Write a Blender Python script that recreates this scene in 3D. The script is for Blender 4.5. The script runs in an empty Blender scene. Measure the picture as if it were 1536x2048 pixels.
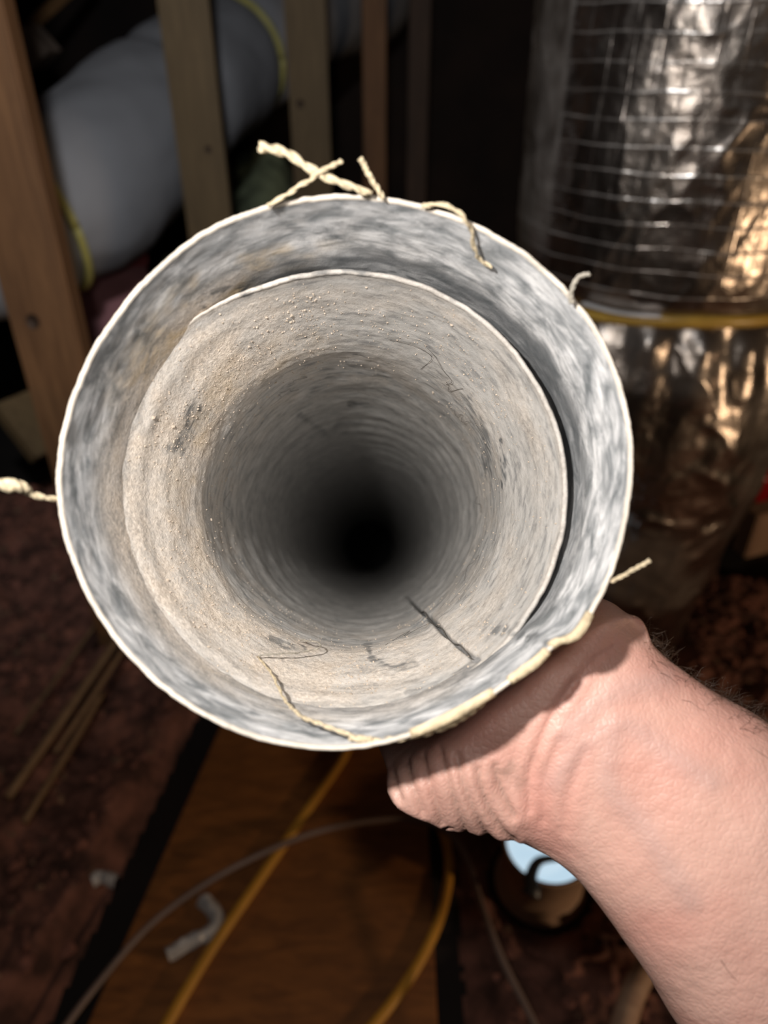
import bpy, bmesh, math, random
import numpy as np
from mathutils import Vector, Matrix

# ------------------------------------------------------------------ camera, world, lights, exposure
C = bpy.context.scene.collection
sc = bpy.context.scene
PI = math.pi
FPX = 1500.0                                    # focal length in pixels of the 1536 x 2048 frame
PITCH = math.radians(33.0)
CAM = np.array([0.0, 0.0, 0.95])
R_ = np.array([1.0, 0, 0]); U_ = np.array([0, math.sin(PITCH), math.cos(PITCH)]); F_ = np.array([0, math.cos(PITCH), -math.sin(PITCH)])

cd = bpy.data.cameras.new('camera'); cam = bpy.data.objects.new('camera', cd); C.objects.link(cam)
cam.location = CAM; cam.rotation_euler = (PI/2 - PITCH, 0, 0)
cd.sensor_fit = 'VERTICAL'; cd.sensor_height = 36.0; cd.lens = FPX/2048*36.0
cd.clip_start = 0.01; cd.clip_end = 50
cd.dof.use_dof = True; cd.dof.focus_distance = 0.232; cd.dof.aperture_fstop = 8.5
sc.camera = cam

w = bpy.data.worlds.new('attic_dark'); sc.world = w; w.use_nodes = True
w.node_tree.nodes['Background'].inputs[0].default_value = (1.0, 0.8, 0.65, 1)
w.node_tree.nodes['Background'].inputs[1].default_value = 0.006

sc.view_settings.view_transform = 'Standard'; sc.view_settings.look = 'None'
sc.view_settings.gamma = 1.0; sc.view_settings.use_curve_mapping = False
sc.view_settings.exposure = 0.0

def cam_pt(x, y, z): return CAM + x*R_ + y*U_ + z*F_
def lamp(name, kind, loc, power, col, radius=0.01, target=None, cone=60, blend=0.4):
    l = bpy.data.lights.new(name, kind); o = bpy.data.objects.new(name, l); C.objects.link(o)
    o.location = Vector(loc); l.energy = power; l.color = col; l.shadow_soft_size = radius
    if kind == 'SPOT':
        l.spot_size = math.radians(cone); l.spot_blend = blend
        o.rotation_euler = (Vector(target) - Vector(loc)).to_track_quat('-Z', 'Y').to_euler()
    return o
lamp('hand_torch', 'POINT', cam_pt(-0.0595, 0.052, 0.0), 3.8, (1.0, 0.955, 0.90), 0.005)
lamp('added_fill', 'POINT', cam_pt(0.012, 0.045, -0.05), 0.75, (1.0, 0.95, 0.90), 0.035)  # soft fill added near the camera to lift the shadows
lamp('head_lamp', 'SPOT', (-0.03, -0.05, 1.42), 36, (0.93, 0.96, 1.0), 0.03, (-0.50, 1.6, 1.02), 96, 0.8)
lamp('work_light', 'POINT', (1.25, 0.02, 0.47), 14.0, (1.0, 0.70, 0.44), 0.03)

# ------------------------------------------------------------------ helpers
def P(px, py, d):
    return CAM + d*((px-768)/FPX*R_ + (1024-py)/FPX*U_ + F_)
def ray(px, py): return (px-768)/FPX*R_ + (1024-py)/FPX*U_ + F_
def fl(px, py, z=0.0):
    r = ray(px, py); return CAM + r*((z-CAM[2])/r[2])
def aty(px, py, Y):
    r = ray(px, py); return CAM + r*(Y/r[1])
def project(V):
    q = V - CAM; d = q @ F_
    return 768 + FPX*(q @ R_)/d, 1024 - FPX*(q @ U_)/d, d

def vnoise(p, seed=0):
    p = np.asarray(p, float); i = np.floor(p).astype(np.int64); f = p - i; f = f*f*(3-2*f)
    def h(a, b, c):
        n = (a*374761393 + b*668265263 + c*2147483647 + seed*1274126177) & 0xFFFFFFFF
        n = ((n ^ (n >> 13))*1274126177) & 0xFFFFFFFF
        n = ((n ^ (n >> 16))*2246822519) & 0xFFFFFFFF
        return ((n ^ (n >> 15)) & 0xFFFF)/65535.0
    x, y, z = i[..., 0], i[..., 1], i[..., 2]; fx, fy, fz = f[..., 0], f[..., 1], f[..., 2]
    r = 0
    for dx in (0, 1):
        for dy in (0, 1):
            for dz in (0, 1):
                r = r + h(x+dx, y+dy, z+dz)*(fx if dx else 1-fx)*(fy if dy else 1-fy)*(fz if dz else 1-fz)
    return r*2-1
def fbm(p, oct=4, seed=0):
    s = 0; a = 1; t = 0
    for k in range(oct):
        s = s + a*vnoise(np.asarray(p)*(2.03**k), seed+k*7); t += a; a *= 0.5
    return s/t
def sstep(a, b, x):
    t = np.clip((x-a)/(b-a), 0, 1); return t*t*(3-2*t)

def tag(o, label=None, cat=None, group=None, kind=None):
    if label: o['label'] = label
    if cat: o['category'] = cat
    if group: o['group'] = group
    if kind: o['kind'] = kind
    return o
def thing(name, loc, label, cat, group=None):
    o = bpy.data.objects.new(name, None); C.objects.link(o); o.location = Vector(loc)
    o.empty_display_size = 0.02
    return tag(o, label, cat, group)
def wloc(o):
    l = Vector(o.location); 
    while o.parent: o = o.parent; l = l + Vector(o.location)
    return l
def mesh_obj(name, verts, faces, mat, parent=None, smooth=True, attrs=None, loc=None):
    """verts are world coordinates; a top-level mesh gets its origin at loc, a child hangs on its parent."""
    verts = np.asarray(verts, float).reshape(-1, 3)
    if parent is not None and parent.type == 'MESH': base = np.array(parent['_o'])
    elif parent is not None: base = np.array(parent.location)
    else: base = np.zeros(3)
    org = np.array(loc) if loc is not None else (verts.mean(0) if parent is None else base)
    me = bpy.data.meshes.new(name)
    me.from_pydata((verts-org).tolist(), [], faces if isinstance(faces, list) else faces.tolist())
    if smooth: me.polygons.foreach_set('use_smooth', [True]*len(me.polygons))
    for k, v in (attrs or {}).items():
        v = np.asarray(v, np.float32)
        if v.ndim == 2:
            a = me.attributes.new(k, 'FLOAT_VECTOR', 'POINT'); a.data.foreach_set('vector', v.ravel())
        else:
            a = me.attributes.new(k, 'FLOAT', 'POINT'); a.data.foreach_set('value', v)
    if mat: me.materials.append(mat)
    o = bpy.data.objects.new(name, me); C.objects.link(o)
    o['_o'] = org.tolist()
    o.location = Vector(org - base)
    if parent is not None: o.parent = parent
    me.update()
    return o
def grid_faces(nu, nv, closed=True, off=0):
    """vertex index = j*nu + i ; i around (closed), j along"""
    i = np.arange(nu if closed else nu-1); j = np.arange(nv-1)
    I, J = np.meshgrid(i, j); I2 = (I+1) % nu
    return np.stack([J*nu+I, J*nu+I2, (J+1)*nu+I2, (J+1)*nu+I], -1).reshape(-1, 4) + off
def cr(pts, n):
    """Catmull-Rom resample of rows (any number of columns)"""
    p = np.asarray(pts, float); m = len(p)
    q = np.vstack([2*p[0]-p[1], p, 2*p[-1]-p[-2]])
    out = []
    for t in np.linspace(0, m-1, n):
        k = min(int(t), m-2); f = t-k; a, b, c, d = q[k], q[k+1], q[k+2], q[k+3]
        out.append(0.5*((2*b)+(c-a)*f+(2*a-5*b+4*c-d)*f*f+(3*b-a-3*c+d)*f**3))
    return np.array(out)
def tube(pts, rad, n=8, res=None, flat=1.0, up=None):
    p = np.asarray(pts, float)
    rad = np.full(len(p), rad) if np.isscalar(rad) else np.asarray(rad, float)
    if res: 
        pr = cr(np.column_stack([p, rad]), res); p, rad = pr[:, :3], np.maximum(pr[:, 3], 1e-5)
    t = np.gradient(p, axis=0); t /= np.linalg.norm(t, axis=1)[:, None]+1e-12
    a = np.array(up if up is not None else ([0, 0, 1.0] if abs(t[0][2]) < 0.9 else [1.0, 0, 0]))
    V = []
    for k in range(len(p)):
        a = a - t[k]*(a @ t[k]); a /= np.linalg.norm(a); b = np.cross(t[k], a)
        an = np.linspace(0, 2*PI, n, endpoint=False)
        V.append(p[k] + rad[k]*(np.cos(an)[:, None]*a*flat + np.sin(an)[:, None]*b))
    V = np.vstack(V); Fc = grid_faces(n, len(p)).tolist()
    Fc.append(list(range(n))[::-1]); Fc.append([(len(p)-1)*n+i for i in range(n)])
    return V, Fc
def join(parts):
    V = []; Fc = []; o = 0
    for v, f in parts:
        V.append(np.asarray(v)); Fc += [[i+o for i in q] for q in (f if isinstance(f, list) else f.tolist())]; o += len(v)
    return np.vstack(V), Fc
def box(c, size, rz=0.0, M=None, bev=0.0):
    """bevelled box, base vertices by bmesh"""
    bm = bmesh.new(); bmesh.ops.create_cube(bm, size=1.0)
    bmesh.ops.scale(bm, vec=size, verts=bm.verts)
    if bev: bmesh.ops.bevel(bm, geom=bm.edges[:], offset=bev, segments=2, affect='EDGES')
    m = Matrix.Translation(Vector(c)) @ (M if M is not None else Matrix.Rotation(rz, 4, 'Z'))
    bm.transform(m); bm.verts.index_update()
    V = np.array([v.co[:] for v in bm.verts]); Fc = [[v.index for v in f.verts] for f in bm.faces]; bm.free()
    return V, Fc

# ------------------------------------------------------------------ materials
class NB:
    def __init__(s, name):
        s.m = bpy.data.materials.new(name); s.m.use_nodes = True; s.t = s.m.node_tree
        s.b = s.t.nodes['Principled BSDF']
    def n(s, kind, **kw):
        x = s.t.nodes.new(kind)
        for k, v in kw.items(): setattr(x, k, v)
        return x
    def l(s, a, b): s.t.links.new(a, b)
    def attr(s, name, out='Fac'): return s.n('ShaderNodeAttribute', attribute_name=name).outputs[out]
    def obj(s): return s.n('ShaderNodeTexCoord').outputs['Object']
    def mapping(s, vec, scale):
        m = s.n('ShaderNodeMapping'); m.inputs['Scale'].default_value = scale; s.l(vec, m.inputs['Vector']); return m.outputs[0]
    def noise(s, vec, scale=5, detail=4, rough=0.55, dist=0.0):
        x = s.n('ShaderNodeTexNoise'); x.inputs['Scale'].default_value = scale; x.inputs['Detail'].default_value = detail
        x.inputs['Roughness'].default_value = rough; x.inputs['Distortion'].default_value = dist
        if vec is not None: s.l(vec, x.inputs['Vector'])
        return x.outputs['Fac']
    def ramp(s, fac, stops):
        r = s.n('ShaderNodeValToRGB'); e = r.color_ramp.elements
        while len(e) < len(stops): e.new(0.5)
        for k, (p, c) in enumerate(stops):
            e[k].position = p; e[k].color = (*(c if not np.isscalar(c) else (c, c, c)), 1)
        s.l(fac, r.inputs[0]); return r.outputs[0]
    def mix(s, fac, a, b, mode='MIX'):
        m = s.n('ShaderNodeMix', data_type='RGBA', blend_type=mode)
        for v, i in ((fac, 0), (a, 6), (b, 7)):
            if isinstance(v, (int, float)): m.inputs[i].default_value = v
            elif isinstance(v, tuple): m.inputs[i].default_value = (*v, 1)
            else: s.l(v, m.inputs[i])
        return m.outputs[2]
    def math(s, op, a, b=0.0, clamp=False):
        m = s.n('ShaderNodeMath', operation=op, use_clamp=clamp)
        for v, i in ((a, 0), (b, 1)):
            if isinstance(v, (int, float)): m.inputs[i].default_value = v
            else: s.l(v, m.inputs[i])
        return m.outputs[0]
    def bump(s, h, strength=0.3, dist=0.001, normal=None):
        b = s.n('ShaderNodeBump'); b.inputs['Strength'].default_value = strength; b.inputs['Distance'].default_value = dist
        s.l(h, b.inputs['Height'])
        if normal is not None: s.l(normal, b.inputs['Normal'])
        return b.outputs[0]
    def set(s, col=None, rough=None, metal=None, normal=None, spec=None):
        for v, k in ((col, 'Base Color'), (rough, 'Roughness'), (metal, 'Metallic'), (normal, 'Normal'), (spec, 'Specular IOR Level')):
            if v is None: continue
            if isinstance(v, tuple): s.b.inputs[k].default_value = (*v, 1)
            elif isinstance(v, (int, float)): s.b.inputs[k].default_value = v
            else: s.l(v, s.b.inputs[k])
        return s.m

def mat_wood(name, dark, light, stretch=(14, 14, 1.2), rough=0.7):
    b = NB(name); o = b.obj(); v = b.mapping(o, stretch)
    g = b.noise(v, 6, 6, 0.6, 0.8); h = b.noise(v, 30, 3, 0.6); big = b.noise(o, 3, 3)
    c = b.ramp(g, [(0.3, dark), (0.7, light)])
    c = b.mix(b.math('MULTIPLY', h, 0.35), c, tuple(0.5*x for x in dark))
    c = b.mix(b.ramp(big, [(0.45, 0.0), (0.75, 0.4)]), c, tuple(0.45*x for x in dark))
    return b.set(c, rough, normal=b.bump(h, 0.3, 0.001))
M_stud = mat_wood('stud_timber', (0.12, 0.053, 0.019), (0.24, 0.115, 0.045))
M_stud2 = mat_wood('dull_timber', (0.12, 0.075, 0.03), (0.21, 0.135, 0.06))
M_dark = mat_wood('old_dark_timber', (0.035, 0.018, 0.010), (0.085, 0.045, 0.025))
M_deck = mat_wood('roof_boards', (0.05, 0.022, 0.013), (0.10, 0.045, 0.027), (2, 12, 12))
M_ply = mat_wood('stained_plywood', (0.17, 0.058, 0.013), (0.40, 0.145, 0.032), (3, 14, 3), 0.6)
M_pale = mat_wood('pale_timber', (0.34, 0.20, 0.13), (0.55, 0.36, 0.24))
M_block = mat_wood('fresh_sawn_timber', (0.55, 0.40, 0.30), (0.80, 0.62, 0.50))
M_batten = mat_wood('orange_batten', (0.26, 0.13, 0.05), (0.44, 0.24, 0.10))
M_twig = mat_wood('tan_sticks', (0.20, 0.115, 0.055), (0.34, 0.20, 0.10), (8, 8, 8))

def mat_plain(name, col, rough=0.6, var=0.25, scale=20, bump=0.15, metal=0.0):
    b = NB(name); n = b.noise(b.obj(), scale, 4)
    c = b.mix(b.ramp(n, [(0.35, 0.0), (0.7, 1.0)]), tuple(x*(1-var) for x in col), tuple(min(1, x*(1+var)) for x in col))
    return b.set(c, rough, metal, b.bump(n, bump, 0.004))
M_greyduct = mat_plain('grey_duct_jacket', (0.275, 0.275, 0.29), 0.75, 0.07, 5, 0.25)
M_strap = mat_plain('yellow_green_strap', (0.45, 0.40, 0.12), 0.5, 0.15)
M_gold = mat_plain('amber_strap', (0.50, 0.31, 0.06), 0.35, 0.2)
M_romex = mat_plain('yellow_cable_sheath', (0.62, 0.29, 0.035), 0.42, 0.12)
M_greycable = mat_plain('grey_brown_cable', (0.22, 0.15, 0.12), 0.45, 0.15)
M_red = mat_plain('dull_red_card', (0.42, 0.19, 0.20), 0.8, 0.25, 9)
M_reddark = mat_plain('dark_red_card', (0.30, 0.05, 0.055), 0.7, 0.2, 9)
M_redgloss = mat_plain('glossy_red', (0.5, 0.015, 0.02), 0.25, 0.1)
M_green = mat_plain('green_grey_fibre', (0.15, 0.175, 0.105), 0.95, 0.5, 14, 0.8)
M_paper = mat_plain('white_plastic_film', (0.45, 0.42, 0.40), 0.3, 0.15)
M_glare = mat_plain('pale_glare', (0.75, 0.73, 0.72), 0.3, 0.1, 60, 0.3, 0.15)  # whitish tone that stands for a glare highlight
M_can = mat_plain('tan_can', (0.42, 0.27, 0.18), 0.5, 0.15)
M_black = mat_plain('dark_metal', (0.03, 0.03, 0.035), 0.4, 0.1)
M_unlit = mat_plain('unlit_depth', (0.008, 0.008, 0.008), 0.9)  # near-black tone painted for the unlit depth of the pipe
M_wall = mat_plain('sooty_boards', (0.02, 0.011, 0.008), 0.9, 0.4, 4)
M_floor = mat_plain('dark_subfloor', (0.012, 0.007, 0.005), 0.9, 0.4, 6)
M_rubble = mat_plain('red_brown_loose_fill', (0.15, 0.062, 0.042), 0.95, 0.65, 22, 0.9)
M_chunkA = mat_plain('red_brown_chunks', (0.19, 0.076, 0.052), 0.9, 0.5, 60, 0.5)
M_chunkB = mat_plain('tan_chunks', (0.20, 0.115, 0.07), 0.9, 0.4, 60, 0.5)
M_thread = mat_plain('cream_thread', (0.52, 0.43, 0.29), 0.8, 0.3, 900, 0.3)
M_threadgrey = mat_plain('dusty_grey_thread', (0.34, 0.31, 0.26), 0.85, 0.3, 900, 0.3)
M_fibre = mat_plain('dark_fibre', (0.10, 0.09, 0.08), 0.85, 0.2, 900)
M_crumb = mat_plain('dust_crumbs', (0.50, 0.42, 0.34), 0.9, 0.25, 700, 0.3)
M_torn = mat_plain('torn_cream_edge', (0.62, 0.50, 0.33), 0.8, 0.3, 160, 0.4)
M_hair = mat_plain('brown_hair', (0.045, 0.025, 0.015), 0.4, 0.2, 40)

b = NB('light_lens'); e = b.b; e.inputs['Emission Color'].default_value = (0.62, 0.84, 1.0, 1); e.inputs['Emission Strength'].default_value = 0.8
b.set((0.7, 0.8, 0.85), 0.3); M_lens = b.m

def mat_foil():
    b = NB('foil_jacket'); o = b.obj(); n = b.noise(o, 26, 5, 0.6); f = b.noise(o, 140, 3, 0.6); g = b.noise(o, 6, 3)
    c = b.mix(b.ramp(n, [(0.35, 0.0), (0.7, 1.0)]), (0.31, 0.262, 0.228), (0.54, 0.48, 0.43))
    r = b.math('ADD', b.math('MULTIPLY', g, 0.26), 0.16)
    gx = b.n('ShaderNodeSeparateXYZ'); b.l(b.attr('grid', 'Vector'), gx.inputs[0])
    def line(v, wd):
        q = b.math('ABSOLUTE', b.math('SUBTRACT', b.math('FRACT', v), 0.5))
        return b.math('SUBTRACT', 1.0, b.math('DIVIDE', q, wd), True)
    lh = b.math('MULTIPLY', b.math('MULTIPLY', line(gx.outputs[0], 0.065), gx.outputs[2]), b.math('MULTIPLY', b.math('SUBTRACT', 1.0, b.math('MULTIPLY', b.attr('dust'), 2.0), True), b.ramp(b.noise(o, 9, 4, 0.6), [(0.36, 0.12), (0.62, 1.0)]))); lv = b.math('MULTIPLY', b.math('MULTIPLY', line(gx.outputs[1], 0.05), gx.outputs[2]), b.ramp(g, [(0.4, 0.1), (0.6, 1.0)]))
    c = b.mix(b.math('MULTIPLY', b.math('MAXIMUM', lh, b.math('MULTIPLY', lv, 0.4)), 0.7), c, (0.8, 0.77, 0.73))  # ridge glints painted as a paler colour along the scrim lines
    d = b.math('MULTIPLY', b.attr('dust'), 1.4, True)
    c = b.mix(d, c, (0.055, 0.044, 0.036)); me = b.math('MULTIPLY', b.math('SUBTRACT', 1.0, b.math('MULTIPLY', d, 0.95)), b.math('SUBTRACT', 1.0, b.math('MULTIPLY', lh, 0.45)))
    nn = b.bump(b.math('MAXIMUM', lh, b.math('MULTIPLY', lv, 0.6)), 0.5, 0.0012)
    nn = b.bump(n, 0.35, 0.006, nn); nn = b.bump(f, 0.30, 0.0012, nn)
    return b.set(c, r, me, nn)
M_foil = mat_foil()

def mat_pipe():
    b = NB('dusty_grey_duct'); cyl = b.attr('cyl', 'Vector'); o = b.obj()
    v1 = b.mapping(cyl, (0.72, 0.72, 0.22))
    st = b.noise(v1, 5.5, 5, 0.6, 0.6)                     # blotches drawn out round the circumference
    st2 = b.noise(b.mapping(cyl, (1, 1, 1.1)), 5, 4, 0.62, 0.4)
    fine = b.noise(o, 900, 3, 0.7); grain = b.noise(o, 2600, 2, 0.7)
    col = b.ramp(st, [(0.32, (0.16, 0.175, 0.185)), (0.45, (0.37, 0.38, 0.395)), (0.54, (0.56, 0.565, 0.58)), (0.66, (0.78, 0.78, 0.79))])
    col = b.mix(b.ramp(st2, [(0.50, 0.0), (0.66, 0.72)]), col, (0.20, 0.215, 0.225))
    inn = b.attr('inner')
    icol = b.ramp(st2, [(0.33, (0.25, 0.255, 0.26)), (0.48, (0.49, 0.48, 0.465)), (0.70, (0.64, 0.62, 0.60))])
    col = b.mix(inn, col, icol)
    d = b.math('MULTIPLY', b.attr('dust'), b.ramp(b.math('ADD', b.math('MULTIPLY', fine, 0.5), b.math('MULTIPLY', st, 0.5)), [(0.36, 0.45), (0.55, 1.0)]))
    dcol = b.ramp(fine, [(0.30, (0.42, 0.34, 0.27)), (0.52, (0.64, 0.555, 0.47)), (0.72, (0.80, 0.72, 0.64))])
    col = b.mix(d, col, dcol)
    col = b.mix(b.math('MULTIPLY', b.attr('ochre'), b.ramp(st, [(0.4, 0.2), (0.6, 0.9)])), col, (0.56, 0.40, 0.19))
    col = b.mix(b.attr('dark'), col, (0.085, 0.092, 0.098))
    h = b.math('ADD', b.math('MULTIPLY', fine, b.math('ADD', 0.25, b.attr('dust'))), b.math('MULTIPLY', grain, 0.5))
    return b.set(col, 0.82, 0.0, b.bump(h, 0.45, 0.0007), 0.25)
M_pipe = mat_pipe()
M_rim = mat_plain('pale_cut_edge', (0.56, 0.50, 0.43), 0.7, 0.2, 120, 0.2)

def mat_skin():
    b = NB('skin'); o = b.obj(); n = b.noise(o, 28, 4, 0.6); f = b.noise(o, 900, 3, 0.65)
    vo = b.n('ShaderNodeTexVoronoi', feature='DISTANCE_TO_EDGE'); vo.inputs['Scale'].default_value = 620; b.l(o, vo.inputs['Vector'])
    col = b.ramp(n, [(0.3, (0.58, 0.32, 0.26)), (0.55, (0.66, 0.395, 0.325)), (0.75, (0.71, 0.445, 0.37))])
    col = b.mix(b.attr('red'), col, (0.56, 0.20, 0.16))
    col = b.mix(b.attr('vein'), col, (0.42, 0.30, 0.28))
    col = b.mix(b.attr('skin_dark'), col, (0.20, 0.13, 0.10))
    h = b.math('ADD', b.math('MULTIPLY', f, 0.5), b.math('MULTIPLY', b.math('MINIMUM', vo.outputs['Distance'], 0.25), 1.6))
    b.set(col, 0.46, 0.0, b.bump(h, 0.42, 0.0004), 0.4)
    b.b.inputs['Subsurface Weight'].default_value = 0.12
    b.b.inputs['Subsurface Radius'].default_value = (1.0, 0.35, 0.2); b.b.inputs['Subsurface Scale'].default_value = 0.004
    return b.m
M_skin = mat_skin()

# ------------------------------------------------------------------ the setting
def struct(name, V, Fc, m, parent=None):
    o = mesh_obj(name, V, Fc, m, parent, smooth=False); o['kind'] = 'structure'; return o
XL, XR, YB, YF = -2.0, 2.2, 3.6, -1.3
ROOF = lambda x: 0.55 + (x-XL)*0.80
XT = 0.9
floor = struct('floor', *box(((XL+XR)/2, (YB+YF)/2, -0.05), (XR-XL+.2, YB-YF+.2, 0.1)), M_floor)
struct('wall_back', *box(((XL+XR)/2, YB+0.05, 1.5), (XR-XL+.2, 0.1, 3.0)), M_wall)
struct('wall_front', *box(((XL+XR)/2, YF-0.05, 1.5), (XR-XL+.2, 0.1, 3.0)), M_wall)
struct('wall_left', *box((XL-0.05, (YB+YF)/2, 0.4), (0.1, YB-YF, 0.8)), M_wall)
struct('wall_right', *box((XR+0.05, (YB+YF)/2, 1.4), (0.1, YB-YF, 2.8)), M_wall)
def slab(x0, z0, x1, z1, th):
    V = [(x0, YF, z0), (x1, YF, z1), (x1, YB, z1), (x0, YB, z0), (x0, YF, z0+th), (x1, YF, z1+th), (x1, YB, z1+th), (x0, YB, z0+th)]
    return np.array(V, float), [[0, 3, 2, 1], [4, 5, 6, 7], [0, 1, 5, 4], [1, 2, 6, 5], [2, 3, 7, 6], [3, 0, 4, 7]]
ceiling = struct('ceiling', *join([slab(XL, ROOF(XL), XT, ROOF(XT), 0.05), slab(XT, ROOF(XT), XR, 2.2, 0.05)]), M_deck)
for k, y in enumerate(np.arange(-0.9, 3.4, 0.55)):       # rafters under the left roof slope
    L = (XT-XL)*1.28; ang = math.atan(0.80); cx = (XL+XT)/2
    nrm = np.array([math.sin(ang), 0, -math.cos(ang)])
    V, Fc = box((0, 0, 0), (L*0.985, 0.045, 0.13), M=Matrix.Rotation(-ang, 4, 'Y'), bev=0.003)
    mesh_obj('rafter', V + np.array([cx, y, ROOF(cx)]) + nrm*0.068, Fc, M_dark, ceiling, smooth=False)

# ------------------------------------------------------------------ studs
def stud(name, px, py, Y, wid, dep, rot, m, label, ztop=None, knots=()):
    p = aty(px, py, Y); x, y = p[0], p[1]
    zt = ztop or (ROOF(x)-0.16)
    V, Fc = box((0, 0, zt/2), (wid, dep, zt), bev=0.003)
    # fine vertical subdivision is not needed: bow the post very slightly instead
    c, s = math.cos(rot), math.sin(rot)
    V = V @ np.array([[c, s, 0], [-s, c, 0], [0, 0, 1]])
    root = thing(name, (x, y, 0), label, 'timber stud', 'upright studs of the attic frame')
    mesh_obj('post', V + np.array([x, y, 0]), Fc, m, root, smooth=False)
    for (kx, kz, kr) in knots:
        an = np.linspace(0, 2*PI, 14, endpoint=False)
        ring = np.array([[kx+kr*math.cos(t), -dep/2-0.0012, kz+kr*1.15*math.sin(t)] for t in an]+[[kx, -dep/2-0.0028, kz]])
        ring2 = np.array([[kx+kr*math.cos(t), -dep/2+0.004, kz+kr*1.15*math.sin(t)] for t in an])
        V = np.vstack([ring, ring2]) @ np.array([[c, s, 0], [-s, c, 0], [0, 0, 1]]) + np.array([x, y, 0])
        Fc = [[i, (i+1) % 14, 14] for i in range(14)] + [[i, (i+1) % 14, 15+(i+1) % 14, 15+i] for i in range(14)]
        mesh_obj('knot', V, Fc, M_dark, root)
    return root
stud('timber_stud', 36, 400, 1.01, 0.089, 0.038, 0.0, M_stud, 'warm brown timber stud at the left edge with a dark knot low on it', knots=((-0.012, 0.614, 0.009), (0.02, 0.47, 0.008)))
stud('timber_stud', 392, 200, 1.60, 0.089, 0.038, 0.05, M_stud2, 'dull brown timber stud crossing in front of the grey duct', knots=((0.015, 0.75, 0.006),))
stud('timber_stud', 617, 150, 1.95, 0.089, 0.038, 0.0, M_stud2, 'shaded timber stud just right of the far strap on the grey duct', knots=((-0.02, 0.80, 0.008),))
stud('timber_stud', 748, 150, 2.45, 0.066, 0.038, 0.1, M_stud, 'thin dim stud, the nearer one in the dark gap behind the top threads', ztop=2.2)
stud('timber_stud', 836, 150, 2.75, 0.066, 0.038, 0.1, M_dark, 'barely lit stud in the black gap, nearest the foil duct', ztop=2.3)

# ------------------------------------------------------------------ grey flexible duct with straps
A0, B0 = P(95, 425, 1.42), P(495, 95, 2.02)
dirg = (B0-A0)/np.linalg.norm(B0-A0)
GZ = 0.158
path = np.array([[-1.72, 1.22, GZ+0.012], [-1.40, 1.30, GZ+0.22], [-0.98, 1.38, GZ+0.43], A0, (A0+B0)/2+np.array([0, 0, 0.012]), B0, B0+dirg*0.45+np.array([0.02, 0, -0.02]), B0+dirg*0.95+np.array([0.05, 0, -0.10])])
NP, NR = 150, 96
pp = cr(path, NP); arc = np.concatenate([[0], np.cumsum(np.linalg.norm(np.diff(pp, axis=0), axis=1))])
sA = arc[np.argmin(np.linalg.norm(pp-A0, axis=1))]; sB = arc[np.argmin(np.linalg.norm(pp-B0, axis=1))]-0.09; sA -= 0.012
GR = 0.158
def grad_r(s):
    r = GR*(1 + 0.02*np.sin(s*9))
    for s0, a in ((sA, 0.018), (sB, 0.02), ((sA*0.42+sB*0.58), 0.022)):
        r = r - a*np.exp(-((s-s0)/0.035)**2)
    return r
Vg, Fg = tube(pp, grad_r(arc), NR)
nrm = np.repeat(pp, NR, axis=0); dn = Vg-nrm; dn /= np.linalg.norm(dn, axis=1)[:, None]
Vg = Vg + dn*(0.007*fbm(Vg*9, 3, 3) + 0.003*fbm(Vg*30, 2, 5))[:, None]
gd = thing('flexible_duct', pp[0], 'fat grey flexible duct running up and away behind the studs', 'duct')
mesh_obj('jacket', Vg, Fg, M_greyduct, gd)
for s0, rr in ((sA, 0.0085), (sB, 0.0085)):
    k = int(np.argmin(abs(arc-s0))); t = pp[k+1]-pp[k-1]; t /= np.linalg.norm(t)
    a = np.cross(t, [0, 0, 1]); a /= np.linalg.norm(a); bb = np.cross(t, a); r0 = float(grad_r(np.array([arc[k]]))[0])+0.001
    ring = np.array([pp[k]+(r0+0.003)*(math.cos(q)*a+math.sin(q)*bb) for q in np.linspace(0, 2*PI, 49)])
    mesh_obj('strap', *tube(ring, rr, 8), M_strap, gd)
# ------------------------------------------------------------------ foil-faced vertical duct, strap, belly
FX, FY = 0.362, 1.0
NZ, NT = 620, 420
zs = np.linspace(0.004, 1.72, NZ); th = np.linspace(0, 2*PI, NT, endpoint=False)
ZS = 0.668
prof_z = [0, 0.09, 0.175, 0.30, 0.42, 0.52, 0.59, 0.64, ZS, 0.70, 0.74, 0.85, 1.0, 1.4, 1.8]
prof_r = [0.125, 0.138, 0.150, 0.172, 0.194, 0.203, 0.200, 0.190, 0.178, 0.186, 0.190, 0.191, 0.190, 0.188, 0.187]
rz = np.interp(zs, prof_z, prof_r)
TT, ZZ = np.meshgrid(th, zs); RR = np.repeat(rz[:, None], NT, 1)
c3 = np.stack([np.cos(TT)*0.19, np.sin(TT)*0.19, ZZ], -1)
up_ = sstep(ZS-0.005, ZS+0.03, ZZ); lo_ = 1-sstep(ZS-0.03, ZS+0.005, ZZ)
wob = fbm(c3*np.array([6, 6, 3.0]), 3, 11)
hl = (ZZ + 0.004*wob + 0.0025*fbm(c3*22, 2, 13))/0.0245
vl = (TT/(2*PI)*46 + 0.35*fbm(c3*np.array([8, 8, 5.0]), 3, 17))
cr1 = 1-abs(fbm(c3*np.array([16, 16, 11.0]), 3, 23))*2
cr2 = 1-abs(fbm(c3*np.array([40, 40, 30.0]), 2, 29))*2
dsp = up_*(0.0020*np.clip(cr1, 0, 1)**3 + 0.0010*np.clip(cr2, 0, 1)**2 + 0.004*wob)
pleat = np.sin(TT*19 + 2.2*fbm(c3*5, 2, 31))
near = np.exp(-(ZS-ZZ)/0.075)
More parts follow.
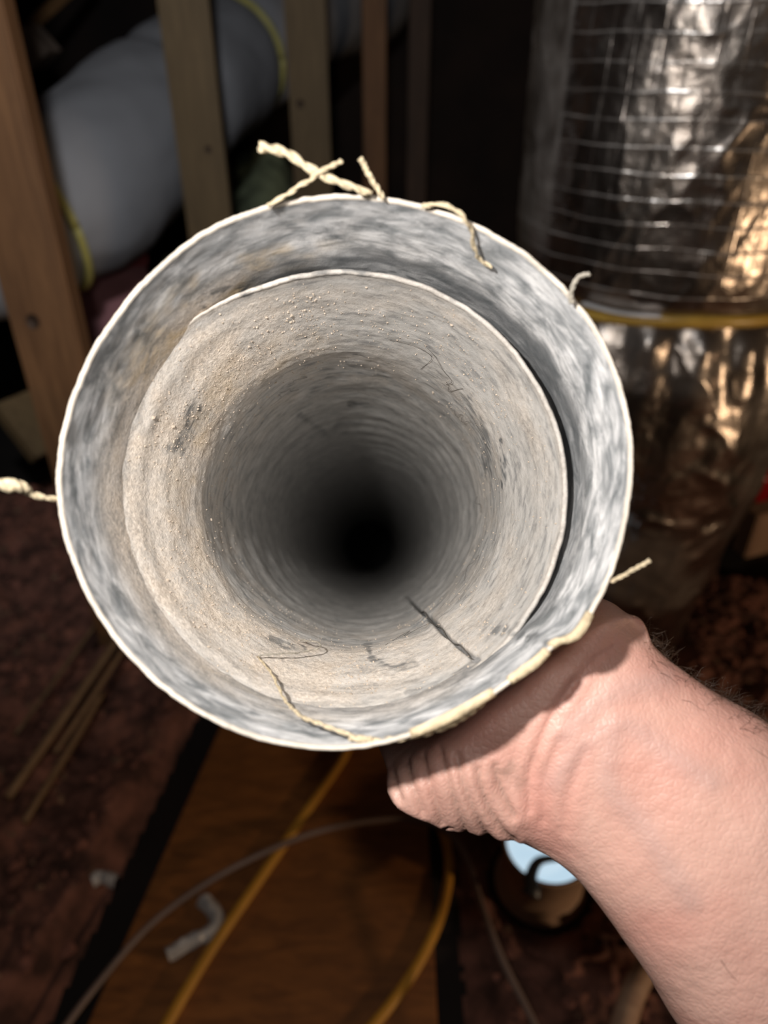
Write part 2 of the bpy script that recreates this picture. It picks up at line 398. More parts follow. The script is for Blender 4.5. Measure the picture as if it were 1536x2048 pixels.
dsp += lo_*(0.0075*pleat*near*(0.4+sstep(-.3, .4, fbm(c3*9, 2, 37))) + 0.0055*np.clip(1-abs(fbm(c3*np.array([9, 9, 7.0]) + ZZ[..., None]*4, 3, 41))*2, 0, 1)**3 + 0.0014*np.clip(cr2, 0, 1)**2 + 0.010*fbm(c3*4.5, 2, 43)*(1-near)*sstep(0, 0.1, ZZ))
RR = RR + dsp
Vf = np.stack([FX+RR*np.cos(TT), FY+RR*np.sin(TT), ZZ], -1)
# side turned away from the camera right: matt dusty tape patch
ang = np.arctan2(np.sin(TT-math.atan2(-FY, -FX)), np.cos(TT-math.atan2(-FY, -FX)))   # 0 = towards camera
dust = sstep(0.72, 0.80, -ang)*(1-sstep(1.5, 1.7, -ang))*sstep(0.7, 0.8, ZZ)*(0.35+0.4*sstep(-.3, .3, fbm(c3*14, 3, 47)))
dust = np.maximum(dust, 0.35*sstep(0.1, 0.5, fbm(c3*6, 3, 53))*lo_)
js = int(np.argmin(abs(zs-ZS)))
seamv = vl.copy(); seamv[:, -1] = seamv[:, -2]
grid = np.stack([hl, seamv, up_], -1)
fd = thing('foil_duct', (FX, FY, 0), 'thick upright duct wrapped in crinkled silver foil at the right', 'duct')
Vl = Vf[:js+1].reshape(-1, 3); Vu = Vf[js:].reshape(-1, 3)
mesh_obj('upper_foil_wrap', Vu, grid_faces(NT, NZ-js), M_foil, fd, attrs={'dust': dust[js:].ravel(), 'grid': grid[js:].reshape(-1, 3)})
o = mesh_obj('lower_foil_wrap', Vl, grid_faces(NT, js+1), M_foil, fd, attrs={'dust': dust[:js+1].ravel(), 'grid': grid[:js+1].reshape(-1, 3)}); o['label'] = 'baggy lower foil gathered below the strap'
ring = np.array([[FX+0.183*math.cos(q), FY+0.183*math.sin(q), ZS+0.004*math.sin(3*q)] for q in np.linspace(0, 2*PI, 97)])
mesh_obj('strap', *tube(ring, 0.005, 8, flat=1.5), M_gold, fd)

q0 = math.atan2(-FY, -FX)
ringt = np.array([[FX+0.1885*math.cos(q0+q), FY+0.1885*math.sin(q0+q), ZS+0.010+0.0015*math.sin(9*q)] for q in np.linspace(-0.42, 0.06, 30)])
o = mesh_obj('glare_strip', *tube(ringt, 0.0062, 8, flat=0.22), M_glare, fd); o['label'] = 'pale strip added for the white glare above the strap'  # added strip, puts the glare on the foil into a pale shape

# ------------------------------------------------------------------ the vent pipe held to the camera
RIM_D = 0.167
pc = P(690, 942, RIM_D)
AX = F_ + (-23/FPX)*R_ + (-86/FPX)*U_; AX /= np.linalg.norm(AX)
E1 = R_ - AX*(R_ @ AX); E1 /= np.linalg.norm(E1)
E2 = np.cross(AX, E1); 
if E2 @ U_ > 0: E2 = -E2
def HP(phi, s, r):
    """pipe coordinates: phi in degrees (0 right, 90 down), s along the pipe, r from the axis"""
    q = math.radians(phi); return pc + r*(math.cos(q)*E1 + math.sin(q)*E2) + s*AX
outline = [(690,391),(615,396),(540,411),(475,432),(420,458),(330,522),(250,606),(190,694),(145,796),(121,890),(115,960),(122,1035),(150,1132),(190,1216),(245,1294),(320,1370),(400,1425),(500,1471),(600,1493),(680,1497),(750,1489),(860,1455),(960,1402),(1030,1356),(1075,1325),(1097,1302),(1105,1292),(1118,1283),(1150,1275),(1166,1258),(1190,1212),(1215,1165),(1236,1105),(1256,1010),(1264,930),(1255,830),(1225,724),(1180,640),(1120,568),(1040,500),(950,450),(850,414),(770,397)]
ph = []; rr_ = []
for (x, y) in outline:
    r = ray(x, y); t = ((pc-CAM) @ AX)/(r @ AX); q = CAM + r*t - pc
    ph.append(math.atan2(q @ E2, q @ E1)); rr_.append(np.linalg.norm(q))
ph = np.array(ph); rr_ = np.array(rr_); o_ = np.argsort(ph); ph, rr_ = ph[o_], rr_[o_]
RM = float(np.mean(rr_))
NTH = 900
TH = np.linspace(-PI, PI, NTH, endpoint=False)
Rrim = np.interp(TH, np.concatenate([ph-2*PI, ph, ph+2*PI]), np.tile(rr_, 3))
k_ = np.ones(5)/5; Rs = np.convolve(np.concatenate([Rrim[-2:], Rrim, Rrim[:2]]), k_, 'valid')
km = np.ones(61)/61; Rsm = np.convolve(np.concatenate([Rs[-30:], Rs, Rs[:30]]), km, 'valid')
print('rim mean radius', RM)

pipe = thing('vent_pipe', pc, 'dusty grey round vent pipe seen into its open end, held up by the hand', 'pipe')
cosT, sinT = np.cos(TH), np.sin(TH)
def surf(S, Rm):           # S (n,) Rm (n,NTH) [+ centre offset arrays]
    return pc + (Rm*cosT)[..., None]*E1 + (Rm*sinT)[..., None]*E2 + np.asarray(S)[:, None, None]*AX if np.ndim(S) == 1 else None
def offs(S, dx, dy): return (np.asarray(dx)[:, None, None]*E1 + np.asarray(dy)[:, None, None]*E2)
def marks(V):
    """stains, scuffs and painted groove shade of the duct, each with its own shape, as per-vertex masks"""
    px, py, d = project(V.reshape(-1, 3))
    q_ = V.reshape(-1, 3)-pc; aa = np.arctan2(q_ @ E2, q_ @ E1); ss_ = q_ @ AX
    cc_ = np.stack([np.cos(aa)*9, np.sin(aa)*9, ss_*380], -1)
    nz = fbm(cc_, 3, 61)*30; brk = 0.35+0.65*sstep(-0.3, 0.15, fbm(cc_*1.7, 3, 63))
    dark = np.zeros(len(px)); 
    def seg(pts, wd, a=1.0):
        nonlocal dark
        best = np.full(len(px), 1e9)
        for (x0, y0), (x1, y1) in zip(pts[:-1], pts[1:]):
            vx, vy = x1-x0, y1-y0; t = np.clip(((px-x0)*vx+(py-y0)*vy)/(vx*vx+vy*vy), 0, 1)
            best = np.minimum(best, np.hypot(px-x0-t*vx, py-y0-t*vy))
        dark = np.maximum(dark, a*brk*(1-sstep(wd*0.35, wd*1.15, best+nz*0.5*min(1, wd/12))))
    seg([(395,822),(372,868),(350,900)], 17, .8); seg([(488,566),(492,582)], 14, .9); seg([(425,585),(470,572),(520,572)], 7, .7); seg([(400,610),(425,622)], 9, .8)
    seg([(935,800),(965,850),(975,900),(970,950)], 13, .75); seg([(1000,880),(1008,950),(1002,985)], 6, .9)
    seg([(700,806),(730,806)], 8, .7); seg([(590,680),(612,676)], 6, .7)
    seg([(600,830),(655,870),(680,850)], 8, .45)
    seg([(535,1275),(570,1295),(605,1297)], 8, .7); seg([(735,1290),(745,1320),(790,1335),(830,1325)], 8, .75)
    seg([(995,1262),(1030,1268),(1090,1280)], 12, .75); seg([(1005,1265),(1060,1235),(1110,1215)], 6, .5)
    seg([(580,552),(680,540),(800,545),(880,570)], 9, .8); seg([(910,575),(905,600)], 8, .6)  # long stroke is shade of the top groove, painted in
    seg([(820,1385),(880,1365),(945,1335)], 14, .5); seg([(600,1410),(700,1410),(800,1395)], 9, .35)  # slight shade of the bottom groove, painted in
    seg([(740,640),(790,700)], 2.5, .4)
    return dark

SLIP = 0.030
# outer collar: rim, inside wall, outside wall
S_in = np.concatenate([np.linspace(0.0008, 0.046, 90)]); 
wgt = np.exp(-S_in/0.022)[:, None]
RC = (wgt*Rs[None] + (1-wgt)*(0.55*Rsm[None]+0.45*RM)) - 0.0022*sstep(0, 0.045, S_in)[:, None] - 0.0006
P3 = np.stack([np.repeat((cosT*0.063)[None], len(S_in), 0), np.repeat((sinT*0.063)[None], len(S_in), 0), np.repeat(S_in[:, None], NTH, 1)], -1)
RC = RC + 0.00035*fbm(P3*130, 3, 71)
Vc = pc + (RC*cosT)[..., None]*E1 + (RC*sinT)[..., None]*E2 + S_in[:, None, None]*AX
cyl = P3/np.array([0.063, 0.063, 0.063])*np.array([1.6, 1.6, 9.0])
phd = np.degrees(TH)
# ochre patch top-left of collar, dust on the lower-left inner part
angd = lambda c, wd: np.exp(-(((phd-c+180) % 360-180)/wd)**2)
ochre = (sstep(0.004, 0.02, S_in)[:, None]*(0.85*angd(-122, 22)+0.35*angd(-150, 18)+0.25*angd(115, 20))[None])*sstep(-.15, .35, fbm(P3*90, 3, 73))
gap_ = lambda a0, a1, wd: sstep(a0-wd, a0, phd)*(1-sstep(a1, a1+wd, phd))
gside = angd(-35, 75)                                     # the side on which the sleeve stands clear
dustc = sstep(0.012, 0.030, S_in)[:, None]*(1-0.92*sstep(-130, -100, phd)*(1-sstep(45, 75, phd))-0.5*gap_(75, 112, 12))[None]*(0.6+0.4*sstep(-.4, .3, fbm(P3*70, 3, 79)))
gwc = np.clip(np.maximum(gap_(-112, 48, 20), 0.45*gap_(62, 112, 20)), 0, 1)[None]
shade_smear = gwc*sstep(0.0225, 0.029, S_in[:, None] + 0.004*fbm(np.stack([cosT*7, sinT*7, cosT*0], -1), 3, 81)[None])  # groove shadow and dark smear, both painted into the collar colour
mk = np.maximum(marks(Vc), (shade_smear*(0.45+0.4*sstep(-.3, .3, fbm(P3*np.array([60, 60, 260.0]), 3, 82)))).ravel())
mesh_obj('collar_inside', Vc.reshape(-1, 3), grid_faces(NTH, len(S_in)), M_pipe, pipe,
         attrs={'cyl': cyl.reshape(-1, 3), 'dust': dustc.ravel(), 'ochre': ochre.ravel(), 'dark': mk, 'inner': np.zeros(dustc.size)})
# cut rim edge + outside of the collar
sl = [0.0008, 0.0002, -0.0002, 0.0001, 0.0007, 0.006, 0.02, 0.05, 0.052]; dr = [-0.0006, -0.0005, 0.0, 0.0004, 0.0006, 0.0006, 0.0006, 0.0006, -0.006]
rough_edge = (0.0006*fbm(np.stack([cosT*26, sinT*26, cosT*0], -1), 3, 83))
Vr = []
for s_, d_ in zip(sl, dr):
    ww = math.exp(-max(s_, 0)/0.03); Rr = ww*Rs+(1-ww)*(0.5*Rsm+0.5*RM)+d_
    if s_ == 0.052: Rr = np.full(NTH, 0.0562)
    se = s_ + (rough_edge if s_ < 0.001 else 0)
    Vr.append(pc + (Rr*cosT)[:, None]*E1 + (Rr*sinT)[:, None]*E2 + np.asarray(se*np.ones(NTH))[:, None]*AX)
Vr = np.vstack(Vr)
o = mesh_obj('collar_rim', Vr, grid_faces(NTH, len(sl)), M_rim, pipe); o['label'] = 'pale cut edge of the collar'
# inner sleeve: rounded lip, taper, long tube
s_lip = SLIP
S2 = np.concatenate([[s_lip+0.010, s_lip+0.006, s_lip+0.003, s_lip+0.0012, s_lip+0.0003, s_lip, s_lip+0.0002, s_lip+0.0007], s_lip+np.linspace(0.0014, 0.056, 150), np.linspace(0.0875, 0.36, 190), np.linspace(0.365, 1.33, 110)])
def rin(s):
    return np.interp(s, [0.030, 0.034, 0.045, 0.058, 0.068, 0.074, 0.09, 0.12, 0.2, 0.4, 1.4], [0.0580, 0.0573, 0.0546, 0.0510, 0.0484, 0.0477, 0.0474, 0.0474, 0.0476, 0.048, 0.048])
r2 = rin(S2); r2[:8] = np.array([0.0598, 0.0598, 0.0598, 0.0596, 0.0592, 0.0588, 0.0583, 0.0580])-0.0004
fade = np.exp(-(S2-s_lip)/0.06)
dx = -0.0013*fade; dy = 0.0012*fade
C2 = np.repeat(cosT[None], len(S2), 0); D2 = np.repeat(sinT[None], len(S2), 0); SS = np.repeat(S2[:, None], NTH, 1)
P4 = np.stack([C2*0.055, D2*0.055, SS], -1)
R2 = np.repeat(r2[:, None], NTH, 1)
deep = sstep(0.07, 0.10, S2)[:, None]
R2 = R2 + deep*(0.0007*np.cos(4*TH+0.6)[None]*np.exp(-(S2-0.1)/0.12)[:, None] + 0.00028*np.sin(SS*2*PI/0.026 + 1.2*np.sin(TH) + 5*fbm(P4*np.array([12, 12, 20.0]), 2, 94))*sstep(.09, .13, SS)) + 0.0009*fbm(P4*45, 3, 91)*sstep(0.032, 0.05, SS)
R2 = R2 + 0.00025*fbm(P4*300, 3, 93)*sstep(0.031, 0.036, SS)
lipw = np.exp(-((S2-s_lip)/0.005)**2)[:, None]
R2 = R2 + lipw*0.0005*fbm(np.stack([C2*9, D2*9, SS*0], -1), 3, 95)
gap_ = lambda a0, a1, wd: sstep(a0-wd, a0, phd)*(1-sstep(a1, a1+wd, phd))
gw = np.clip(np.maximum(gap_(-108, 48, 40), 0.30*gap_(62, 112, 20)), 0, 1)[None]
RCs = np.stack([np.interp(S2, S_in, RC[:, i]) for i in range(NTH)], 1) - (dx[:, None]*cosT[None]+dy[:, None]*sinT[None])
RL = RCs + 0.0009 - 0.0030*sstep(0.0, 0.011, SS-s_lip) + 0.0005*fbm(P4*np.array([160, 160, 160.0]), 3, 96)
bl = (1-gw)*(1-sstep(0.004, 0.022, SS-s_lip))
R2 = R2*(1-bl) + RL*bl
# seam: narrow slit along the lower right
phs = np.interp(S2, [0.03, 0.035, 0.061, 0.12, 0.29, 1.4], [52, 52.3, 55.6, 57.8, 61, 61])
dseam = ((phd[None]-phs[:, None]+180) % 360-180)/180*PI*R2
seamw = 0.0007*(1+0.5*fbm(np.stack([SS*160, SS*0, SS*0], -1), 2, 97))
seam = np.exp(-(dseam/seamw)**2)*sstep(0.032, 0.035, SS)*(1-sstep(0.14, 0.26, SS))
R2 = R2 + 0.0022*seam + 0.0007*sstep(0.0, 0.003, dseam)*(1-sstep(0.003, 0.012, dseam))*sstep(.03, .04, SS)*(1-sstep(.2, .3, SS))
ctr = pc + dx[:, None, None]*E1 + dy[:, None, None]*E2 + S2[:, None, None]*AX
V2 = ctr + (R2*cosT)[..., None]*E1 + (R2*sinT)[..., None]*E2
taper = sstep(0.031, 0.037, SS)*(1-sstep(0.068, 0.085, SS))
nd = fbm(P4*110, 4, 101)
dust2 = taper*(0.62+0.38*sstep(-.35, .25, nd))*(1-0.8*sstep(-135, -95, phd)*(1-sstep(60, 110, phd))*(0.45+0.55*sstep(-.35, .25, fbm(P4*np.array([40, 40, 90.0]), 3, 103))))
dust2 = np.maximum(dust2, 0.40*sstep(0.06, 0.075, SS)*(1-sstep(0.09, 0.16, SS))*sstep(-.25, .35, nd))
dust2 = np.maximum(dust2, (1-sstep(0.030, 0.036, SS))*(1-gw*0.45)*0.95)
och2 = 0.30*sstep(0.045, 0.06, SS)*(1-sstep(0.07, 0.08, SS))*angd(-150, 50)[None]*sstep(-.2, .4, fbm(P4*80, 3, 107))
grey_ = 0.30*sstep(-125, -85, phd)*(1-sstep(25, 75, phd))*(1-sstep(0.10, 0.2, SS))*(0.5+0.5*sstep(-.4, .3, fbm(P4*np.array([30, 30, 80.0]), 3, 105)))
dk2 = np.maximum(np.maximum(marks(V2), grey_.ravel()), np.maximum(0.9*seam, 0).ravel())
cyl2 = P4/0.055*np.array([1.5, 1.5, 4.5])
inner = np.ones_like(SS)
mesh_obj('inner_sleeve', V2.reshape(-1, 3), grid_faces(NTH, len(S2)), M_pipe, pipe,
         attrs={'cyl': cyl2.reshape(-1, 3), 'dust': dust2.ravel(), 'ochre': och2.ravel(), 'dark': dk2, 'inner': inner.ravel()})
# outside of the long tube
n3 = 96; S3 = np.linspace(0.054, 1.335, 160); t3 = np.linspace(-PI, PI, n3, endpoint=False)
R3 = (np.interp(S3, [0.054, 0.062, 0.072, 0.085, 1.4], [0.0562, 0.0535, 0.0518, 0.0512, 0.0512]) + 0.0004*np.sin(S3*2*PI/0.026))[:, None]*np.ones(n3)
V3 = pc + (R3*np.cos(t3))[..., None]*E1 + (R3*np.sin(t3))[..., None]*E2 + S3[:, None, None]*AX
z3 = np.zeros(V3.shape[0]*n3)
mesh_obj('outer_skin', V3.reshape(-1, 3), grid_faces(n3, len(S3)), M_pipe, pipe,
         attrs={'cyl': np.stack([np.tile(np.cos(t3), len(S3))*1.5, np.tile(np.sin(t3), len(S3))*1.5, np.repeat(S3, n3)*70], -1), 'dust': z3+0.25, 'ochre': z3, 'dark': z3, 'inner': z3+1})
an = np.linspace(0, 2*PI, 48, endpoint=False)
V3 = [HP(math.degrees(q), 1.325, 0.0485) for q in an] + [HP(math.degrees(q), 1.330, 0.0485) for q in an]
mesh_obj('dark_end_disc', np.array(V3), grid_faces(48, 2).tolist()+[list(range(48))[::-1], list(range(48, 96))], M_unlit, pipe, smooth=False)  # disc added to keep the far end of the pipe dark
# crumbs of dust lying on the sleeve
rng = np.random.default_rng(5); random.seed(5)
parts = []
ico = bmesh.new(); bmesh.ops.create_icosphere(ico, subdivisions=1, radius=1.0)
icoV = np.array([v.co[:] for v in ico.verts]); icoF = [[v.index for v in f.verts] for f in ico.faces]; ico.free()
def surf_at(phi_, s):
    j = int(np.argmin(abs(S2[8:]-s)))+8; i = int((math.radians(phi_)+PI)/(2*PI)*NTH) % NTH
    return V2[j, i], ctr[j, 0]
for k in range(6500):
    u = rng.random()
    phi_ = rng.uniform(-180, 180)
    if u < 0.62: s = rng.normal(0.053, 0.009)
    else: s = rng.uniform(0.034, 0.12)
    if phi_ < 40 and phi_ > -100 and rng.random() < 0.45: continue
    if vnoise(np.array([math.cos(math.radians(phi_))*5, math.sin(math.radians(phi_))*5, s*90]), 7) < rng.uniform(-0.7, 0.5): continue
    s = min(max(s, 0.034), 0.13)
    p, c = surf_at(phi_, s)
    r = 0.00010 + 0.00020*rng.random()**2 + (0.0003*rng.random() if rng.random() < 0.03 else 0)
    sh = icoV*(1+1.0*(rng.random((12, 1))-0.5))*np.array([1, rng.uniform(.5, 1.3), rng.uniform(.5, 1.2)])*r
    inward = (c-p)/np.linalg.norm(c-p)
    parts.append((p + inward*r*0.4 + sh, icoF))
o = mesh_obj('dust_crumbs', *join(parts), M_crumb, pipe, smooth=False); o['kind'] = 'stuff'
# torn pieces on the flattened lower right of the rim
def torn(a0, a1, h0, n=26, lab=None):
    q = np.linspace(a0, a1, n); V = []
    for k, a in enumerate(q):
        i = int((math.radians(a)+PI)/(2*PI)*NTH) % NTH; r = Rs[i]; e = math.sin(PI*k/(n-1))**0.5
        jag = 0.0006*vnoise(np.array([a*0.9, 3.1, 0.2]), 9)
        for (ds, drr) in ((-0.0016*e-abs(jag), -0.0007-0.0012*e), (-0.0018*e-abs(jag), 0.0002), (0.0006, 0.0010), (0.004+h0*e, 0.0009), (0.004+h0*e, 0.0002), (0.0006, -0.0012)):
            V.append(HP(a, ds, r+drr))
    Fc = grid_faces(6, n).tolist(); Fc += [list(range(6))[::-1], [6*(n-1)+i for i in range(6)]]
    o = mesh_obj('torn_edge', np.array(V), Fc, M_torn, pipe); o['label'] = 'torn cream edge of the rim'
torn(30, 40.5, 0.003); torn(41.5, 52, 0.004, 30); torn(56, 76, 0.001, 34)
# frayed threads
def thr(pts, r, m=M_thread, lab=None, res=28):
    p = np.array([P(*q) for q in pts]); n = res
    pr = cr(p, n); pr = pr + 0.0004*np.stack([fbm(pr*600+k*9, 2, 111+k) for k in range(3)], -1)
    a, b2 = [], []
    # two-ply twist
    tt = np.gradient(pr, axis=0); tt /= np.linalg.norm(tt, axis=1)[:, None]; u = np.cross(tt, F_); u /= np.linalg.norm(u, axis=1)[:, None]; v = np.cross(tt, u)
    res_ = []
    rr0 = np.interp(np.linspace(0, 1, n), np.linspace(0, 1, len(np.atleast_1d(r))), np.atleast_1d(r)) if not np.isscalar(r) else np.full(n, r)
    for s_ in (0, PI):
        w_ = np.linspace(0, n*0.75, n)+s_
        res_.append(tube(pr + (rr0*0.45)[:, None]*(np.cos(w_)[:, None]*u+np.sin(w_)[:, None]*v), rr0*0.68, 6))
    o = mesh_obj('thread', *join(res_), m, pipe)
    if lab: o['label'] = lab
thr([(518,292,.160),(575,308,.162),(632,345,.164),(690,368,.166),(742,387,.168)], [0.0011, 0.0010, 0.0008], lab='thick frayed thread standing off the top of the rim')
thr([(684,320,.163),(640,345,.163),(595,375,.166),(535,412,.168)], 0.00055)
thr([(723,318,.164),(738,352,.166),(768,398,.169)], 0.00065)
thr([(845,411,.169),(890,412,.1665),(925,432,.166),(942,458,.170),(950,500,.176),(962,522,.180),(985,535,.181)], 0.00055)
thr([(1178,550,.165),(1155,556,.165),(1145,580,.166),(1140,606,.168)], 0.00055, M_threadgrey)
thr([(-70,955,.152),(-10,968,.155),(40,972,.158),(55,985,.161),(90,997,.164),(122,1000,.168)], [0.0014, 0.0014, 0.0008, 0.0006], lab='thick thread sticking out to the left of the rim')
thr([(1300,1122,.163),(1262,1142,.165),(1222,1163,.168)], 0.0005)
thr([(516,1312,.212),(545,1350,.200),(568,1398,.187),(600,1430,.178),(650,1452,.170),(710,1473,.166),(745,1478,.1645)], [0.0003, 0.0004, 0.0005, 0.0006], lab='long loose thread curling from inside the pipe over the lower rim', res=60)
thr([(700,1472,.1655),(760,1482,.165),(820,1473,.1655),(880,1456,.166),(930,1432,.167),(968,1402,.168)], 0.0008, res=48)
thr([(516,1312,.2115),(560,1308,.214),(610,1303,.220),(640,1294,.224),(635,1284,.228),(600,1280,.233)], 0.00026, M_threadgrey, res=40)
pts = []
for k, s_ in enumerate(np.concatenate([np.linspace(0.034, 0.075, 9), np.linspace(0.09, 0.24, 7)])):
    p, c = surf_at(float(np.interp(s_, [0.03, 0.035, 0.061, 0.12, 0.29], [52, 52.3, 55.6, 57.8, 61]))+0.5*math.sin(k*1.7), s_); pts.append(p+(c-p)/np.linalg.norm(c-p)*0.0006)
o = mesh_obj('thread', *tube(np.array(pts), 0.00022, 5, 60), M_fibre, pipe); o['label'] = 'dark hair lying along the split'
for q in range(14):
    phi_ = rng.uniform(-180, 180); s = rng.uniform(0.045, 0.14); L = rng.uniform(0.006, 0.018)
    pts = []
    for k in range(5):
        p, c = surf_at(((phi_+math.degrees(L/0.05)*k/4*rng.uniform(.6, 1.2)+180) % 360)-180, s+0.004*k*rng.uniform(-.5, .9))
        pts.append(p+(c-p)/np.linalg.norm(c-p)*(0.0003+0.0012*math.sin(PI*k/4)*rng.random()))
    mesh_obj('thread', *tube(np.array(pts), 0.00007, 5, 16), M_fibre, pipe)

# ------------------------------------------------------------------ person: forearm and hand
nF = -F_
def sec(c, wdir, ndir, hw, ht, kap): 
    wdir = np.array(wdir, float); wdir /= np.linalg.norm(wdir); ndir = np.array(ndir, float); ndir -= wdir*(ndir @ wdir); ndir /= np.linalg.norm(ndir)
    return np.concatenate([c, wdir, ndir, [hw, ht, kap]])
def w2(x, y): return x*R_ - y*U_          # image direction (y down)
def palm(phi, s, r, hw, ht, nmix=0.0):
    q = math.radians(phi); rad = math.cos(q)*E1+math.sin(q)*E2; tan = -math.sin(q)*E1+math.cos(q)*E2
    return sec(HP(phi, s, r), tan, -rad*(1-nmix)+nF*nmix, hw, ht, 1/r)
secs = [
 sec(P(2500, 2800, 0.295), w2(-.66, .75), nF, 0.046, 0.043, 0),
 sec(P(2150, 2440, 0.262), w2(-.68, .73), nF, 0.0475, 0.042, 0),
 sec(P(1800, 2090, 0.226), w2(-.70, .72), nF, 0.0440, 0.036, 0),
 sec(P(1560, 1852, 0.208), w2(-.62, .785), nF, 0.0400, 0.030, 0),
 sec(P(1418, 1700, 0.203), w2(-.44, .897), nF, 0.0376, 0.0262, 0),
 sec(P(1303, 1590, 0.203), w2(-.45, .893), nF, 0.0328, 0.0235, 0),
 sec(P(1206, 1502, 0.206), w2(-.47, .885), nF, 0.0318, 0.0220, 0),
 sec(P(1120, 1446, 0.206), w2(-.57, .82), nF*0.75+w2(-.6, -.55)*0.4, 0.0362, 0.0200, 4),
 palm(53.6, 0.034, 0.0830, 0.0415, 0.0160, 0.2),
 palm(53, 0.056, 0.0795, 0.0420, 0.0145),
 palm(53, 0.085, 0.0695, 0.0420, 0.0135),
 palm(53, 0.108, 0.0655, 0.0415, 0.0112),
 palm(53, 0.120, 0.0645, 0.0400, 0.0090)]
SEC = cr(secs, 130); NS = 72
an = np.linspace(0, 2*PI, NS, endpoint=False)
ca, sa = np.cos(an), np.sin(an)
sx = np.sign(ca)*np.abs(ca)**0.86; sy = np.sign(sa)*np.abs(sa)**0.92
hv = []
for row in SEC:
    c, wv, nv, hw, ht, kp = row[:3], row[3:6], row[6:9], row[9], row[10], max(row[11], 1e-4)
    wv = wv/np.linalg.norm(wv); nv = nv-wv*(nv @ wv); nv /= np.linalg.norm(nv)
    a = hw*sx; bq = ht*sy*(1-0.5*np.clip(sx, 0, 1)**2*min(1, kp/12))
    x = np.sin(kp*a)/kp - bq*np.sin(kp*a); y = (1-np.cos(kp*a))/kp + bq*np.cos(kp*a)
    hv.append(c + x[:, None]*wv + y[:, None]*nv)
hv = np.vstack(hv); hf = grid_faces(NS, len(SEC)).tolist(); hf.append(list(range(NS))[::-1]); hf.append([(len(SEC)-1)*NS+i for i in range(NS)])
hand_parts = [(hv, hf)]
def sphere(c, r):
    return icoV2*r+c, icoF2
ic = bmesh.new(); bmesh.ops.create_icosphere(ic, subdivisions=3, radius=1.0); icoV2 = np.array([v.co[:] for v in ic.verts]); icoF2 = [[v.index for v in f.verts] for f in ic.faces]; ic.free()
def finger(chain):
    pts = np.array([HP(a, s, r) for a, s, r, q in chain]); rad = [q for *_, q in chain]
    hand_parts.append(tube(pts, rad, 18, 40)); 
    for p, q in ((pts[0], rad[0]), (pts[-1], rad[-1])): hand_parts.append(sphere(p, q))
FZ = 0.0515
finger([(30, .085, .068, .0100), (29, .118, FZ+.0125, .0098), (33, .148, FZ+.0095, .0086), (37, .170, FZ+.0085, .0080), (40, .188, FZ+.0072, .0066)])
finger([(46, .085, .068, .0102), (47, .121, FZ+.0125, .0100), (52, .153, FZ+.0098, .0088), (57, .178, FZ+.0086, .0082), (61, .198, FZ+.0073, .0068)])
finger([(62, .085, .068, .0098), (64, .118, FZ+.0120, .0096), (70, .148, FZ+.0095, .0084), (76, .171, FZ+.0084, .0078), (81, .189, FZ+.0070, .0064)])
finger([(76, .083, .068, .0090), (80, .110, FZ+.0112, .0086), (87, .133, FZ+.0088, .0074), (93, .150, FZ+.0078, .0068), (98, .164, FZ+.0064, .0056)])
finger([(26, .066, .0700, .0120), (13, .076, .0665, .0115), (-5, .092, FZ+.0120, .0104), (-20, .108, FZ+.0105, .0096), (-32, .121, FZ+.0085, .0076)])
tmpV, tmpF = join(hand_parts)
tm = bpy.data.meshes.new('hand_src'); tm.from_pydata(tmpV.tolist(), [], tmpF); tm.update()
bmx = bmesh.new(); bmx.from_mesh(tm); bmesh.ops.recalc_face_normals(bmx, faces=bmx.faces[:]); bmx.to_mesh(tm); bmx.free()
to = bpy.data.objects.new('hand_src', tm); C.objects.link(to)
m = to.modifiers.new('r', 'REMESH'); m.mode = 'VOXEL'; m.voxel_size = 0.00085
m2 = to.modifiers.new('s', 'SMOOTH'); m2.factor = 0.5; m2.iterations = 26
dg = bpy.context.evaluated_depsgraph_get(); dg.update()
em = bpy.data.meshes.new_from_object(to.evaluated_get(dg)); bpy.data.objects.remove(to); bpy.data.meshes.remove(tm)
nvh = len(em.vertices); HV = np.empty(nvh*3); em.vertices.foreach_get('co', HV); HV = HV.reshape(-1, 3)
HN = np.empty(nvh*3); em.vertex_normals.foreach_get('vector', HN); HN = HN.reshape(-1, 3)
HF = [list(p.vertices) for p in em.polygons]; bpy.data.meshes.remove(em)
# skin folds, tendons, veins
px, py, d = project(HV); facing = sstep(0.08, 0.38, -(HN*((HV-CAM)/np.linalg.norm(HV-CAM, axis=1)[:, None])).sum(1))
def polydist(pts):
    best = np.full(len(px), 1e9)
    p = cr(np.array(pts, float), max(8, 6*len(pts)))
    for (x0, y0), (x1, y1) in zip(p[:-1], p[1:]):
        vx, vy = x1-x0, y1-y0; t = np.clip(((px-x0)*vx+(py-y0)*vy)/(vx*vx+vy*vy+1e-9), 0, 1)
        best = np.minimum(best, np.hypot(px-x0-t*vx, py-y0-t*vy))
    return best
disp = np.zeros(nvh); red = np.zeros(nvh); vein = np.zeros(nvh); skin_dark = np.zeros(nvh)
folds = [[(782,1530),(790,1565),(800,1600)], [(812,1520),(822,1560),(845,1625)], [(845,1510),(858,1560),(885,1645)], [(880,1500),(898,1560),(930,1655),(945,1668)], [(915,1510),(930,1570),(965,1645),(985,1668)], [(955,1535),(970,1590),(1000,1640),(1030,1672)], [(990,1530),(1000,1570),(1030,1625)]]
for k, f_ in enumerate(folds):
    q = polydist(f_); disp += facing*(-0.00095*np.exp(-(q/4.8)**2) + 0.0003*np.exp(-((q-14)/9)**2)); skin_dark = np.maximum(skin_dark, 0.5*facing*np.exp(-(q/5)**2))  # skin colour darkened along each fold line
